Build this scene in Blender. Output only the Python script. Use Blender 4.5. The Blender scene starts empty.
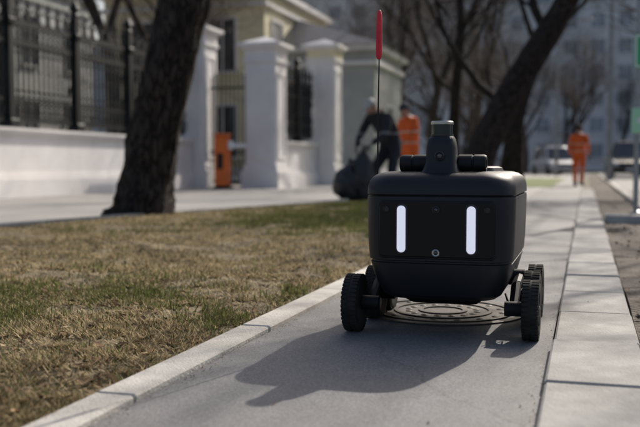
import bpy, bmesh, math, random
import numpy as np
from mathutils import Vector, Matrix, noise, Quaternion
random.seed(7); np.random.seed(7)
S=bpy.context.scene
COL=S.collection

# ------------------------------------------------------------ materials
def mat(name,col,rough=0.8,metal=0.0,var=0.25,scale=5.0,bump=0.0,bscale=None,col2=None,spec=0.4,detail=4,stretch=(1,1,1),emit=None,dirt=0.0):
    m=bpy.data.materials.new(name); m.use_nodes=True
    nt=m.node_tree; N=nt.nodes; L=nt.links
    b=N['Principled BSDF']
    b.inputs['Roughness'].default_value=rough; b.inputs['Metallic'].default_value=metal
    b.inputs['Specular IOR Level'].default_value=spec
    tc=N.new('ShaderNodeTexCoord'); mp=N.new('ShaderNodeMapping'); mp.inputs['Scale'].default_value=stretch
    L.new(tc.outputs['Object'],mp.inputs['Vector'])
    n=N.new('ShaderNodeTexNoise'); n.inputs['Scale'].default_value=scale; n.inputs['Detail'].default_value=detail
    L.new(mp.outputs[0],n.inputs['Vector'])
    r=N.new('ShaderNodeValToRGB'); r.color_ramp.elements[0].position=0.3; r.color_ramp.elements[1].position=0.7
    c=np.array(col[:3]); c2=np.array(col2[:3]) if col2 is not None else c*(1+var)
    c1=c if col2 is not None else c*(1-var)
    r.color_ramp.elements[0].color=(*np.clip(c1,0,.92),1); r.color_ramp.elements[1].color=(*np.clip(c2,0,.92),1)
    L.new(n.outputs['Fac'],r.inputs['Fac'])
    out=r.outputs['Color']
    if dirt>0:
        n2=N.new('ShaderNodeTexNoise'); n2.inputs['Scale'].default_value=scale*0.17; n2.inputs['Detail'].default_value=6
        L.new(mp.outputs[0],n2.inputs['Vector'])
        mr=N.new('ShaderNodeMapRange'); mr.inputs[1].default_value=0.35; mr.inputs[2].default_value=0.7
        mr.inputs[3].default_value=1-dirt; mr.inputs[4].default_value=1.0
        L.new(n2.outputs['Fac'],mr.inputs[0])
        mx=N.new('ShaderNodeMix'); mx.data_type='RGBA'; mx.blend_type='MULTIPLY'; mx.inputs[0].default_value=1
        L.new(out,mx.inputs[6]); L.new(mr.outputs[0],mx.inputs[7]); out=mx.outputs[2]
    L.new(out,b.inputs['Base Color'])
    if bump>0:
        nb=N.new('ShaderNodeTexNoise'); nb.inputs['Scale'].default_value=bscale or scale*4; nb.inputs['Detail'].default_value=4
        L.new(mp.outputs[0],nb.inputs['Vector'])
        bp=N.new('ShaderNodeBump'); bp.inputs['Strength'].default_value=min(1,bump); bp.inputs['Distance'].default_value=0.02
        L.new(nb.outputs['Fac'],bp.inputs['Height']); L.new(bp.outputs[0],b.inputs['Normal'])
    if emit:
        b.inputs['Emission Color'].default_value=(*emit[:3],1); b.inputs['Emission Strength'].default_value=emit[3]
    return m

def asphalt_mat(name,base,speck=0.5):
    m=bpy.data.materials.new(name); m.use_nodes=True
    nt=m.node_tree; N=nt.nodes; L=nt.links; b=N['Principled BSDF']
    b.inputs['Roughness'].default_value=0.75; b.inputs['Specular IOR Level'].default_value=0.4
    tc=N.new('ShaderNodeTexCoord')
    def no(s,d=5,rg=0.5):
        n=N.new('ShaderNodeTexNoise'); n.inputs['Scale'].default_value=s; n.inputs['Detail'].default_value=d; n.inputs['Roughness'].default_value=rg
        L.new(tc.outputs['Object'],n.inputs['Vector']); return n
    big=no(0.7,4,0.5); mid=no(9,3); v=N.new('ShaderNodeTexVoronoi'); v.inputs['Scale'].default_value=210
    L.new(tc.outputs['Object'],v.inputs['Vector'])
    r=N.new('ShaderNodeValToRGB'); r.color_ramp.elements[0].position=.3; r.color_ramp.elements[1].position=.72
    r.color_ramp.elements[0].color=(base[0]*.82,base[1]*.83,base[2]*.86,1); r.color_ramp.elements[1].color=(base[0]*1.18,base[1]*1.15,base[2]*1.11,1)
    L.new(big.outputs['Fac'],r.inputs['Fac'])
    mr=N.new('ShaderNodeMapRange'); mr.inputs[1].default_value=.3; mr.inputs[2].default_value=.7; mr.inputs[3].default_value=.93; mr.inputs[4].default_value=1.05
    L.new(mid.outputs['Fac'],mr.inputs[0])
    sep=N.new('ShaderNodeSeparateColor'); L.new(v.outputs['Color'],sep.inputs[0])
    mr2=N.new('ShaderNodeMapRange'); mr2.inputs[1].default_value=0; mr2.inputs[2].default_value=1; mr2.inputs[3].default_value=1-speck; mr2.inputs[4].default_value=1+speck
    L.new(sep.outputs[0],mr2.inputs[0])
    mu=N.new('ShaderNodeMath'); mu.operation='MULTIPLY'; L.new(mr.outputs[0],mu.inputs[0]); L.new(mr2.outputs[0],mu.inputs[1])
    mx=N.new('ShaderNodeMix'); mx.data_type='RGBA'; mx.blend_type='MULTIPLY'; mx.inputs[0].default_value=1
    L.new(r.outputs[0],mx.inputs[6]); L.new(mu.outputs[0],mx.inputs[7])
    vc=N.new('ShaderNodeTexVoronoi'); vc.feature='DISTANCE_TO_EDGE'; vc.inputs['Scale'].default_value=.4
    wn=no(2.5,5); mv=N.new('ShaderNodeMix'); mv.data_type='RGBA'; mv.blend_type='ADD'; mv.inputs[0].default_value=.35
    L.new(tc.outputs['Object'],mv.inputs[6]); L.new(wn.outputs['Color'],mv.inputs[7]); L.new(mv.outputs[2],vc.inputs['Vector'])
    cr=N.new('ShaderNodeMapRange'); cr.inputs[1].default_value=0; cr.inputs[2].default_value=.003; cr.inputs[3].default_value=.72; cr.inputs[4].default_value=1
    L.new(vc.outputs['Distance'],cr.inputs[0])
    mx2=N.new('ShaderNodeMix'); mx2.data_type='RGBA'; mx2.blend_type='MULTIPLY'; mx2.inputs[0].default_value=1
    L.new(mx.outputs[2],mx2.inputs[6]); L.new(cr.outputs[0],mx2.inputs[7])
    L.new(mx2.outputs[2],b.inputs['Base Color'])
    bp=N.new('ShaderNodeBump'); bp.inputs['Strength'].default_value=.22; bp.inputs['Distance'].default_value=.002
    L.new(v.outputs['Distance'],bp.inputs['Height']); L.new(bp.outputs[0],b.inputs['Normal'])
    return m

def bark_mat(name,c1,c2,s=9,bump=True):
    m=bpy.data.materials.new(name); m.use_nodes=True
    nt=m.node_tree; N=nt.nodes; L=nt.links; b=N['Principled BSDF']
    b.inputs['Roughness'].default_value=.95; b.inputs['Specular IOR Level'].default_value=.2
    tc=N.new('ShaderNodeTexCoord'); mp=N.new('ShaderNodeMapping'); mp.inputs['Scale'].default_value=(1,1,.22)
    L.new(tc.outputs['Object'],mp.inputs[0])
    v=N.new('ShaderNodeTexVoronoi'); v.inputs['Scale'].default_value=s*2; v.feature='DISTANCE_TO_EDGE'
    n=N.new('ShaderNodeTexNoise'); n.inputs['Scale'].default_value=s; n.inputs['Detail'].default_value=6
    ad=N.new('ShaderNodeMix'); ad.data_type='RGBA'; ad.blend_type='ADD'; ad.inputs[0].default_value=.12
    L.new(mp.outputs[0],n.inputs['Vector']); L.new(mp.outputs[0],ad.inputs[6]); L.new(n.outputs['Color'],ad.inputs[7]); L.new(ad.outputs[2],v.inputs['Vector'])
    mr=N.new('ShaderNodeMapRange'); mr.inputs[1].default_value=0; mr.inputs[2].default_value=.22; L.new(v.outputs['Distance'],mr.inputs[0])
    mu=N.new('ShaderNodeMath'); mu.operation='MULTIPLY'; L.new(mr.outputs[0],mu.inputs[0]); L.new(n.outputs['Fac'],mu.inputs[1])
    r=N.new('ShaderNodeValToRGB'); r.color_ramp.elements[0].position=.0; r.color_ramp.elements[1].position=.6
    r.color_ramp.elements[0].color=(*c1,1); r.color_ramp.elements[1].color=(*c2,1)
    L.new(mu.outputs[0],r.inputs[0]); L.new(r.outputs[0],b.inputs['Base Color'])
    if bump:
        bp=N.new('ShaderNodeBump'); bp.inputs['Strength'].default_value=1; bp.inputs['Distance'].default_value=.03
        L.new(mu.outputs[0],bp.inputs['Height']); L.new(bp.outputs[0],b.inputs['Normal'])
    return m

def attr_mat(name,rough=.8,trans=0.0):
    m=bpy.data.materials.new(name); m.use_nodes=True
    N=m.node_tree.nodes; L=m.node_tree.links; b=N['Principled BSDF']; b.inputs['Roughness'].default_value=rough
    b.inputs['Specular IOR Level'].default_value=.2
    a=N.new('ShaderNodeVertexColor'); a.layer_name='Col'; L.new(a.outputs['Color'],b.inputs['Base Color'])
    if trans>0:
        t=N.new('ShaderNodeBsdfTranslucent'); L.new(a.outputs['Color'],t.inputs['Color'])
        d=N.new('ShaderNodeBsdfDiffuse'); L.new(a.outputs['Color'],d.inputs['Color'])
        mx=N.new('ShaderNodeMixShader'); mx.inputs[0].default_value=trans
        L.new(d.outputs[0],mx.inputs[1]); L.new(t.outputs[0],mx.inputs[2]); L.new(mx.outputs[0],N['Material Output'].inputs[0])
    return m

# ------------------------------------------------------------ mesh helpers
class MB:
    def __init__(s): s.v=[];s.f=[];s.m=[]
    def add(s,vs,fs,mi=0):
        o=len(s.v); s.v.extend([tuple(x) for x in vs]); s.f.extend([tuple(i+o for i in f) for f in fs]); s.m.extend([mi]*len(fs))
    def box(s,x0,x1,y0,y1,z0,z1,mi=0):
        s.add([(x0,y0,z0),(x1,y0,z0),(x1,y1,z0),(x0,y1,z0),(x0,y0,z1),(x1,y0,z1),(x1,y1,z1),(x0,y1,z1)],
              [(0,3,2,1),(4,5,6,7),(0,1,5,4),(1,2,6,5),(2,3,7,6),(3,0,4,7)],mi)
    def bbox(s,x0,x1,y0,y1,z0,z1,b=.01,mi=0):
        vs=[];
        lay=[(z0,b),(z0+b,0),(z1-b,0),(z1,b)]
        for z,i in lay:
            for (x,y) in [(x0+b+i*0,y0+i),(x1-b,y0+i),(x1-i,y0+b),(x1-i,y1-b),(x1-b,y1-i),(x0+b,y1-i),(x0+i,y1-b),(x0+i,y0+b)]:
                vs.append((x,y,z))
        fs=[tuple(range(7,-1,-1)),tuple(range(24,32))]
        for l in range(3):
            for i in range(8):
                j=(i+1)%8; fs.append((l*8+i,l*8+j,l*8+8+j,l*8+8+i))
        s.add(vs,fs,mi)
    def tube(s,pts,rads,k=8,mi=0,cap=True,rough=0.0,flat=(1,1)):
        pts=[Vector(p) for p in pts]; n=len(pts)
        vs=[];fs=[]
        t=(pts[1]-pts[0]).normalized(); u=t.orthogonal().normalized()
        for i,p in enumerate(pts):
            t2=(pts[min(i+1,n-1)]-pts[max(i-1,0)]).normalized()
            q=t.rotation_difference(t2); u=(q@u); u=(u-t2*u.dot(t2)).normalized(); t=t2; w=t.cross(u)
            for a in range(k):
                an=2*math.pi*a/k; r=rads[i]
                d=u*math.cos(an)*flat[0]+w*math.sin(an)*flat[1]
                if rough: r*=1+rough*noise.noise(Vector((math.cos(an)*2.2,math.sin(an)*2.2,i*.13)))+rough*.45*noise.noise(Vector((math.cos(an)*7,math.sin(an)*7,i*.5)))
                vs.append(p+d*r)
        for i in range(n-1):
            for a in range(k):
                b=(a+1)%k; fs.append((i*k+a,i*k+b,(i+1)*k+b,(i+1)*k+a))
        if cap: fs.append(tuple(range(k-1,-1,-1))); fs.append(tuple(range((n-1)*k,n*k)))
        s.add(vs,fs,mi)
    def lathe(s,prof,c,axis='Z',k=32,mi=0):
        vs=[];fs=[];n=len(prof)
        for r,h in prof:
            for a in range(k):
                an=2*math.pi*a/k; x,y=r*math.cos(an),r*math.sin(an)
                v={'Z':(x,y,h),'X':(h,x,y),'Y':(x,h,y)}[axis]
                vs.append((v[0]+c[0],v[1]+c[1],v[2]+c[2]))
        for i in range(n-1):
            for a in range(k):
                b=(a+1)%k; fs.append((i*k+a,i*k+b,(i+1)*k+b,(i+1)*k+a))
        fs.append(tuple(range(k-1,-1,-1))); fs.append(tuple(range((n-1)*k,n*k)))
        s.add(vs,fs,mi)
    def sphere(s,c,r,k=16,l=10,mi=0,fn=None):
        vs=[];fs=[]
        if not hasattr(r,'__len__'): r=(r,r,r)
        for i in range(l+1):
            th=math.pi*i/l
            for a in range(k):
                an=2*math.pi*a/k
                v=Vector((math.sin(th)*math.cos(an),math.sin(th)*math.sin(an),math.cos(th)))
                if fn: v=fn(v)
                vs.append((c[0]+v.x*r[0],c[1]+v.y*r[1],c[2]+v.z*r[2]))
        for i in range(l):
            for a in range(k):
                b=(a+1)%k; fs.append((i*k+a,(i+1)*k+a,(i+1)*k+b,i*k+b))
        s.add(vs,fs,mi)
    def obj(s,name,mats,smooth=False,parent=None,fix=True,angle=None):
        me=bpy.data.meshes.new(name); me.from_pydata(s.v,[],s.f)
        for m in (mats if isinstance(mats,(list,tuple)) else [mats]): me.materials.append(m)
        me.polygons.foreach_set('material_index',s.m)
        if fix:
            bm=bmesh.new(); bm.from_mesh(me); bmesh.ops.recalc_face_normals(bm,faces=bm.faces); bm.to_mesh(me); bm.free()
        me.polygons.foreach_set('use_smooth',[smooth or angle is not None]*len(me.polygons))
        if angle is not None:
            try: me.set_sharp_from_angle(angle=math.radians(angle))
            except Exception: pass
        me.update()
        o=bpy.data.objects.new(name,me); COL.objects.link(o)
        if parent: o.parent=parent
        return o

def empty(name,loc=(0,0,0),rz=0):
    e=bpy.data.objects.new(name,None); e.location=loc; e.rotation_euler=(0,0,rz); COL.objects.link(e); e.empty_display_size=.1; return e

def rrect(hw,hl,r,seg=6):
    pts=[]
    r=min(r,hw*.999,hl*.999)
    for cx,cy,a0 in [(hw-r,hl-r,0),(-(hw-r),hl-r,90),(-(hw-r),-(hl-r),180),(hw-r,-(hl-r),270)]:
        for i in range(seg+1):
            a=math.radians(a0+90*i/seg); pts.append((cx+r*math.cos(a),cy+r*math.sin(a)))
    return pts
def loft(mb,layers,c=(0,0,0),axis='Z',mi=0,seg=6):
    vs=[];fs=[];k=None
    for (h,hw,hl,r,*off) in layers:
        p=rrect(hw,hl,r,seg); k=len(p); o=off[0] if off else 0
        for x,y in p:
            v={'Z':(x,y+o,h),'Y':(x,h,y+o),'X':(h,x,y+o)}[axis]
            vs.append((v[0]+c[0],v[1]+c[1],v[2]+c[2]))
    n=len(layers)
    for i in range(n-1):
        for a in range(k):
            b=(a+1)%k; fs.append((i*k+a,i*k+b,(i+1)*k+b,(i+1)*k+a))
    fs.append(tuple(range(k-1,-1,-1))); fs.append(tuple(range((n-1)*k,n*k)))
    mb.add(vs,fs,mi)

# ------------------------------------------------------------ palette
M_asph=asphalt_mat('asphalt_path',(.168,.166,.166),.28)
M_pave=asphalt_mat('asphalt_pavement',(.28,.272,.262),.15)
M_road=asphalt_mat('asphalt_road',(.11,.11,.115))
M_kerb=mat('kerb_concrete',(.58,.55,.50),.9,var=.10,scale=22,bump=.35,bscale=120,dirt=.3)
M_slab=mat('slab_concrete',(.43,.415,.39),.9,var=.13,scale=14,bump=.3,bscale=110,dirt=.35)
M_soil=mat('bare_soil',(.07,.058,.048),.95,scale=8,bump=1,bscale=40,col2=(.17,.145,.12))
M_ground=mat('ground_earth',(.10,.09,.065),.95,scale=.6,bump=.5,col2=(.17,.145,.10))
M_lawn=mat('lawn_soil',(.10,.08,.045),.95,scale=9,bump=1,bscale=60,col2=(.34,.27,.16),dirt=.4)
M_bark=bark_mat('bark_dark',(.008,.007,.007),(.062,.05,.042))
M_bark2=bark_mat('bark_far',(.025,.02,.018),(.10,.082,.07),5,False)
M_twig=mat('twig',(.15,.12,.10),.9,scale=3,detail=1)
M_stucco=mat('stucco_white',(.87,.84,.82),.9,var=.04,scale=3,bump=.25,bscale=40,dirt=.14)
M_yel=mat('stucco_cream',(.84,.76,.52),.9,var=.05,scale=3,bump=.2,dirt=.12)
M_grey=mat('stucco_grey',(.50,.51,.48),.9,var=.08,scale=2,bump=.2,dirt=.2)
M_manor=mat('stucco_dim',(.48,.49,.48),.9,var=.08,scale=2,bump=.2,dirt=.2)
M_iron=mat('wrought_iron',(.010,.012,.013),.5,metal=.2,var=.3,scale=20,spec=.3)
M_roof=mat('roof_metal',(.11,.11,.115),.5,metal=.3,scale=4)
M_glassd=mat('window_glass',(.03,.04,.05),.12,spec=.8,scale=1)
M_far1=mat('facade_far_hazed_grey',(.58,.59,.60),.9,var=.06,scale=.5)  # distance haze painted into the facade colour, paler than the wall itself
M_far2=mat('facade_far_hazed_blue',(.66,.68,.69),.9,var=.06,scale=.5)  # paler bluish tone stands in for air haze on distant walls
M_winf=mat('far_window_hazed',(.26,.29,.32),.4,spec=.5,scale=.5)  # glass colour lightened to imitate haze over the distance

# ------------------------------------------------------------ ground surfaces
def sheet(name,x0,x1,y0,y1,z,m,nx=1,ny=1,amp=0.0):
    mb=MB()
    for j in range(ny+1):
        for i in range(nx+1):
            x=x0+(x1-x0)*i/nx; y=y0+(y1-y0)*j/ny
            zz=z+(amp*noise.noise(Vector((x*1.3,y*1.3,0)))+amp*.5*noise.noise(Vector((x*5,y*5,3))) if amp else 0)
            mb.v.append((x,y,zz))
    for j in range(ny):
        for i in range(nx):
            a=j*(nx+1)+i; mb.f.append((a,a+1,a+nx+2,a+nx+1)); mb.m.append(0)
    return mb.obj(name,m,smooth=amp>0,fix=False)
sheet('ground',-500,500,-300,700,-.03,M_ground)
sheet('footpath',-1.085,-.10,-4,60,0,M_asph)
def poly(name,pts,z,m):
    mb=MB(); mb.add([(x,y,z) for x,y in pts],[tuple(range(len(pts)))]); return mb.obj(name,m,fix=False)
LY=13.6
sheet('pavement',-10.2,-3.2,-4,60,-.008,M_pave)
poly('plaza_pavement',[(-3.6,LY+.0),(-1.085,LY-1.0),(-1.085,60),(-6,60)],-.004,M_pave)
def lawn_edge(y):
    t=(y-6)/(LY-6); return -5.45+max(0,min(1,t))**1.2*1.75
mb=MB(); nx,ny=90,200
def lawn_z(x,y):
    e=min(1,(-1.21-x)/.25, (x-lawn_edge(y))/.2, (LY-y)/.3)
    e=max(0,e)
    return .004+.022*e*1.0+e*(.028*noise.noise(Vector((x*1.1,y*1.1,0)))+.016*noise.noise(Vector((x*4.5,y*4.5,3)))+.009*noise.noise(Vector((x*14,y*14,5))))
for j in range(ny+1):
    y=-3+(LY+3)*j/ny
    for i in range(nx+1):
        x=lawn_edge(y)+( -1.205-lawn_edge(y))*i/nx
        mb.v.append((x,y,lawn_z(x,y)))
for j in range(ny):
    for i in range(nx):
        a=j*(nx+1)+i; mb.f.append((a,a+1,a+nx+2,a+nx+1)); mb.m.append(0)
mb.obj('lawn',M_lawn,smooth=True,fix=False)
sheet('lawn_patch',-6.5,-.9,25,42,.012,mat('lawn_green',(.09,.13,.035),.95,scale=3,bump=1,col2=(.16,.18,.06)),30,50,.02)
sheet('verge_soil',.185,.68,-4,60,.0,M_soil,12,300,.02)
sheet('road',.83,11,-20,120,-.012,M_road)
sheet('cross_road',-60,.83,54,66,-.016,M_road)
sheet('verge_soil_far',11.1,16,-20,120,-.01,M_soil)
mb=MB(); y=-3
while y<LY-1:
    h=random.uniform(-.002,.003); dx=random.uniform(-.002,.002)
    mb.bbox(-1.2+dx,-1.087+dx,y+.002,y+.996,-.08,.020+h,.006); y+=1.0
mb.obj('path_kerb',M_kerb)
mb=MB(); y=-3.02
while y<22:
    h=random.uniform(-.004,.004); dx=random.uniform(-.004,.004)
    mb.bbox(-.094+dx,.172+dx,y+.004,y+.594,-.08,.032+h,.007); y+=.6
mb.obj('slab_kerb',M_slab)
mb=MB(); y=-3
while y<60: mb.bbox(.69,.82,y+.004,y+.995,-.08,.06,.01); y+=1
mb.obj('road_kerb',M_kerb)
mb=MB(); y=-3
while y<LY-.2:
    xa,xb=lawn_edge(y),lawn_edge(y+1)
    mb.add([(xa-.09,y,-.05),(xa,y,-.05),(xb,y+.99,-.05),(xb-.09,y+.99,-.05),(xa-.09,y,.05),(xa,y,.05),(xb,y+.99,.05),(xb-.09,y+.99,.05)],[(4,5,6,7),(0,1,5,4),(1,2,6,5),(2,3,7,6),(3,0,4,7)]); y+=1
mb.obj('lawn_kerb',M_kerb)
mb=MB(); mb.bbox(.19,.66,9.55,9.85,-.02,.09,.012); mb.obj('kerb_block',M_kerb)

# manhole
mb=MB()
cx,cy=-.555,3.62
mb.lathe([(.335,-.01),(.335,.006),(.30,.006),(.30,.003),(.285,.003),(.285,.009),(.27,.009),(.27,.004),(.2,.004),(.2,.009),(.185,.009),(.185,.004),(.1,.004),(.1,.009),(.08,.009),(.08,.004),(.0005,.004)],(cx,cy,0),'Z',48)
for a in range(16):
    an=a*math.pi/8; 
    for r in (.115,.215):
        x,y=cx+math.cos(an)*(r+.025),cy+math.sin(an)*(r+.025)
        mb.sphere((x,y,.003),(.016,.016,.006),8,6)
mb.obj('manhole_cover',mat('cast_iron',(.07,.065,.06),.55,metal=.5,scale=30),angle=30)

# ------------------------------------------------------------ grass
def gmask(x,y): 
    n=noise.noise(Vector((x*.55+3,y*.45,1)))+.6*noise.noise(Vector((x*2.1,y*2.1,4)))
    far=min(1,max(0,(y-4.5)/4.5)); corner=max(0,1-(y-1.2)/1.2)
    side=.12*min(1,max(0,(x+4.4)/2.5))*far
    return n*1.05+far*.40+side-.32+corner*.2
NB=190000
Vb=np.zeros((NB*3,3),np.float32); Cb=np.zeros((NB*3,4),np.float32); Cb[:,3]=1
i=0; rnd=random.random
while i<NB:
    y=1.2+ (LY-1.2)*rnd()**1.9
    xl=max(lawn_edge(y),-.72*y-.3)
    x=xl+(-1.205-xl)*rnd()
    g=gmask(x,y)
    dens=noise.noise(Vector((x*3.1,y*3.1,9)))+.5*noise.noise(Vector((x*9,y*9,2)))
    if dens< -.12 and rnd()<.85: continue
    if x>-1.24 and rnd()<.5: continue
    far=min(1,y/9)
    isg=rnd()<max(.05,min(.78,.2+g))
    if isg:
        c=np.array([.14,.16,.055])*(.5+.95*rnd()); L=random.uniform(.012,.036)*(1+.4*far); tilt=random.uniform(.2,1.1)
    else:
        c=np.array([.56,.45,.27])*(.30+.95*rnd()); L=random.uniform(.015,.05); tilt=random.uniform(1.0,1.55)
    if rnd()<.1: c=np.array([.13,.09,.06])
    w=random.uniform(.0013,.003)*(1+1.6*far)
    a=rnd()*6.283; z=lawn_z(x,y)-.002
    dx,dy=math.cos(a),math.sin(a)
    Vb[3*i]=(x-dy*w,y+dx*w,z); Vb[3*i+1]=(x+dy*w,y-dx*w,z)
    Vb[3*i+2]=(x+dx*math.sin(tilt)*L,y+dy*math.sin(tilt)*L,z+.003+math.cos(tilt)*L+rnd()*.006)
    Cb[3*i:3*i+3,:3]=c; i+=1
me=bpy.data.meshes.new('grass'); me.vertices.add(NB*3); me.vertices.foreach_set('co',Vb.ravel())
me.loops.add(NB*3); me.loops.foreach_set('vertex_index',np.arange(NB*3,dtype=np.int32))
me.polygons.add(NB); me.polygons.foreach_set('loop_start',np.arange(0,NB*3,3,dtype=np.int32)); me.polygons.foreach_set('loop_total',np.full(NB,3,np.int32))
me.update(calc_edges=True)
ca=me.color_attributes.new('Col','FLOAT_COLOR','POINT'); ca.data.foreach_set('color',Cb.ravel())
me.materials.append(attr_mat('grass_blades',.8,.3)); o=bpy.data.objects.new('grass',me); COL.objects.link(o)
mb=MB(); cols=[]
def leaf(x,y,z,s):
    a=rnd()*6.28; c=math.cos(a);q=math.sin(a); n=random.uniform(.1,.7)
    P=[(-1,0,0),(-.3,.45,n),(.4,.4,n*.8),(1,0,.2),(.4,-.4,n*.5),(-.3,-.45,n)]
    tl=random.uniform(-.4,.4)
    mb.add([(x+s*(c*p[0]-q*p[1]),y+s*(q*p[0]+c*p[1]),z+s*(p[2]*.5+p[0]*tl+.3)) for p in P],[(0,1,2,3),(0,3,4,5)])
    k=random.uniform(.4,1.3); col=random.choice([(.20,.13,.08),(.30,.21,.13),(.12,.08,.05),(.40,.31,.2)])
    cols.extend([(col[0]*k,col[1]*k,col[2]*k,1)]*6)
for _ in range(2400):
    y=1.3+11.5*rnd()**1.7; xl=max(lawn_edge(y),-.72*y-.3); x=xl+(-1.22-xl)*rnd(); leaf(x,y,lawn_z(x,y)+.006,random.uniform(.007,.024))
for _ in range(90):
    y=1.5+10*rnd(); x=-1.07+ 1.2*rnd(); leaf(x,y,.001 if x<-.1 else .033,random.uniform(.003,.008))
for _ in range(900):   # grit collected against the kerbs
    y=1.5+9*rnd()**1.4; e=abs(random.gauss(0,.02))
    if rnd()<.6: leaf(-1.083+e,y,0,random.uniform(.0015,.004))
    else: leaf(-.103-e*.7,y,0,random.uniform(.0015,.004))
for _ in range(260):
    y=2+10*rnd(); x=.19+ rnd()*.45; leaf(x,y,.012,random.uniform(.008,.02))
o=mb.obj('fallen_leaves',attr_mat('dry_leaf',.8,.15),fix=False)
ca=o.data.color_attributes.new('Col','FLOAT_COLOR','POINT'); ca.data.foreach_set('color',np.array(cols,np.float32).ravel())
mb=MB()
for _ in range(260):
    y=1.3+9*rnd()**1.3
    if rnd()<.6: xl=max(-5.3,-.72*y-.3); x=xl+(-1.25-xl)*rnd(); z=lawn_z(x,y)-.003
    else: x=.2+.45*rnd(); z=.01
    s=random.uniform(.003,.011); sd=rnd()*50
    mb.sphere((x,y,z+s*.4),(s*1.4,s,s*.7),8,6,fn=lambda v:v*(1+.9*noise.noise(v*1.9+Vector((sd,0,0)))))
mb.obj('stones',mat('stone_clod',(.09,.07,.05),.95,scale=30,col2=(.20,.165,.13),spec=.1),smooth=False)

# ------------------------------------------------------------ trees
def grow(mb,rng,p,d,L,r,lev,maxlev,up=.12,mi=0,wob=.22):
    n=4 if lev<2 else 3 if lev<4 else 2
    pts=[p.copy()];rs=[r]; r1=r*.62
    for i in range(n):
        d=(d+Vector((rng.uniform(-wob,wob),rng.uniform(-wob,wob),rng.uniform(-wob*.6,wob*.8)+up*.3))).normalized()
        p=p+d*(L/n); pts.append(p.copy()); rs.append(r+(r1-r)*(i+1)/n)
    k=[10,7,5,4,3,3,3][min(lev,6)]
    mb.tube(pts,rs,k,mi if lev<3 else mi+1,cap=False)
    if lev>=maxlev: return
    nc=rng.choice([2,3,3]) if lev<maxlev-1 else 2
    for c in range(nc):
        ax=d.orthogonal().normalized(); ax.rotate(Quaternion(d,rng.uniform(0,6.28)))
        dd=d.copy(); dd.rotate(Quaternion(ax,math.radians(rng.uniform(18,48))))
        dd=(dd+Vector((0,0,up))).normalized()
        grow(mb,rng,pts[-1],dd,L*rng.uniform(.6,.85),r1*rng.uniform(.65,.95),lev+1,maxlev,up,mi,wob)
    for c in range(1 if lev<1 else 2):
        i=rng.randint(1,n-1) if n>2 else 1
        if lev==0: i=n-1
        ax=d.orthogonal().normalized(); ax.rotate(Quaternion(d,rng.uniform(0,6.28)))
        dd=d.copy(); dd.rotate(Quaternion(ax,math.radians(rng.uniform(40,75))))
        grow(mb,rng,pts[i],dd,L*rng.uniform(.45,.7),rs[i]*rng.uniform(.35,.5),lev+1,maxlev,up,mi,wob)

def smoothpath(P,R,sub=6):
    P=[Vector(p) for p in P]; out=[];ro=[]
    for i in range(len(P)-1):
        p0=P[max(i-1,0)];p1=P[i];p2=P[i+1];p3=P[min(i+2,len(P)-1)]
        for s in range(sub):
            t=s/sub
            out.append(.5*((2*p1)+(p2-p0)*t+(2*p0-5*p1+4*p2-p3)*t*t+(3*p1-p0-3*p2+p3)*t**3)); ro.append(R[i]+(R[i+1]-R[i])*t)
    out.append(P[-1]); ro.append(R[-1]); return out,ro
def trunk_tree(name,P,R,seed,limbs,k=28,rough=.12,mats=None,maxlev=5):
    rng=random.Random(seed); mb=MB(); pts,rs=smoothpath(P,R,8)
    mb.tube(pts,rs,k,0,rough=rough)
    for (idx,d,L,r) in limbs:
        i=min(int(idx*8),len(pts)-1)
        grow(mb,rng,pts[i],Vector(d).normalized(),L,r,1,maxlev)
    o=mb.obj(name,mats or [M_bark,M_bark],smooth=True); return o
def rel(b,pts): return [(b[0]+x,b[1]+y,z) for x,y,z in pts]
b=(-5.00,9.45)
o=trunk_tree('tree',rel(b,[(0,0,-.1),(0,0,.0),(.01,0,.12),(.03,0,.4),(.13,.02,.9),(.32,.05,1.7),(.54,.1,2.6),(.78,.1,3.6),(1.1,.2,5)]),
   [.50,.45,.355,.32,.30,.29,.28,.25,.2],3,[(6.2,(-.7,.1,.9),2.2,.12),(7.2,(.8,.3,.7),2.4,.13),(8,(.2,.1,1),2.6,.16),(8,(-.5,-.4,.8),2.2,.1)],rough=.2,k=40)
b=(-2.6,22.0)
trunk_tree('tree',rel(b,[(0,0,-.1),(.0,0,.1),(.03,0,.4),(.22,.05,1.1),(.75,.1,2.2),(1.45,.2,3.4),(2.3,.3,4.9),(3.1,.4,6.5)]),
   [.60,.50,.42,.37,.34,.31,.26,.2],5,[(5.3,(-.6,.3,.9),3,.13),(6.3,(.3,-.5,.9),2.6,.12),(7,(.6,.2,.9),2.6,.14),(6,(.9,.1,.4),2.4,.1)],rough=.16)
b=(-2.2,27.5)
trunk_tree('tree',rel(b,[(0,0,-.1),(.02,0,.2),(.08,0,1.0),(.15,0,2.1),(.55,.1,3.4),(1.3,.2,4.6),(2.0,.2,6)]),
   [.5,.38,.32,.28,.24,.2,.15],8,[(3,(-.9,.1,.9),3,.15),(4.3,(-.3,.2,.9),2.6,.1),(6,(.3,.2,.9),2.6,.1),(5,(.9,-.2,.6),2.3,.08)],rough=.1)
b=(-4.3,30.5)
trunk_tree('tree',rel(b,[(0,0,-.1),(0,0,.2),(-.05,0,1.4),(.0,0,3.0),(.15,0,5),(.1,0,7)]),
   [.34,.26,.21,.18,.15,.1],9,[(3,(-.9,.1,.9),2.6,.08),(4,(.8,.2,.9),2.6,.08),(5,(-.3,.2,.9),2.6,.08),(3.5,(.7,-.4,.7),2.3,.06)],rough=.06)

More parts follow.
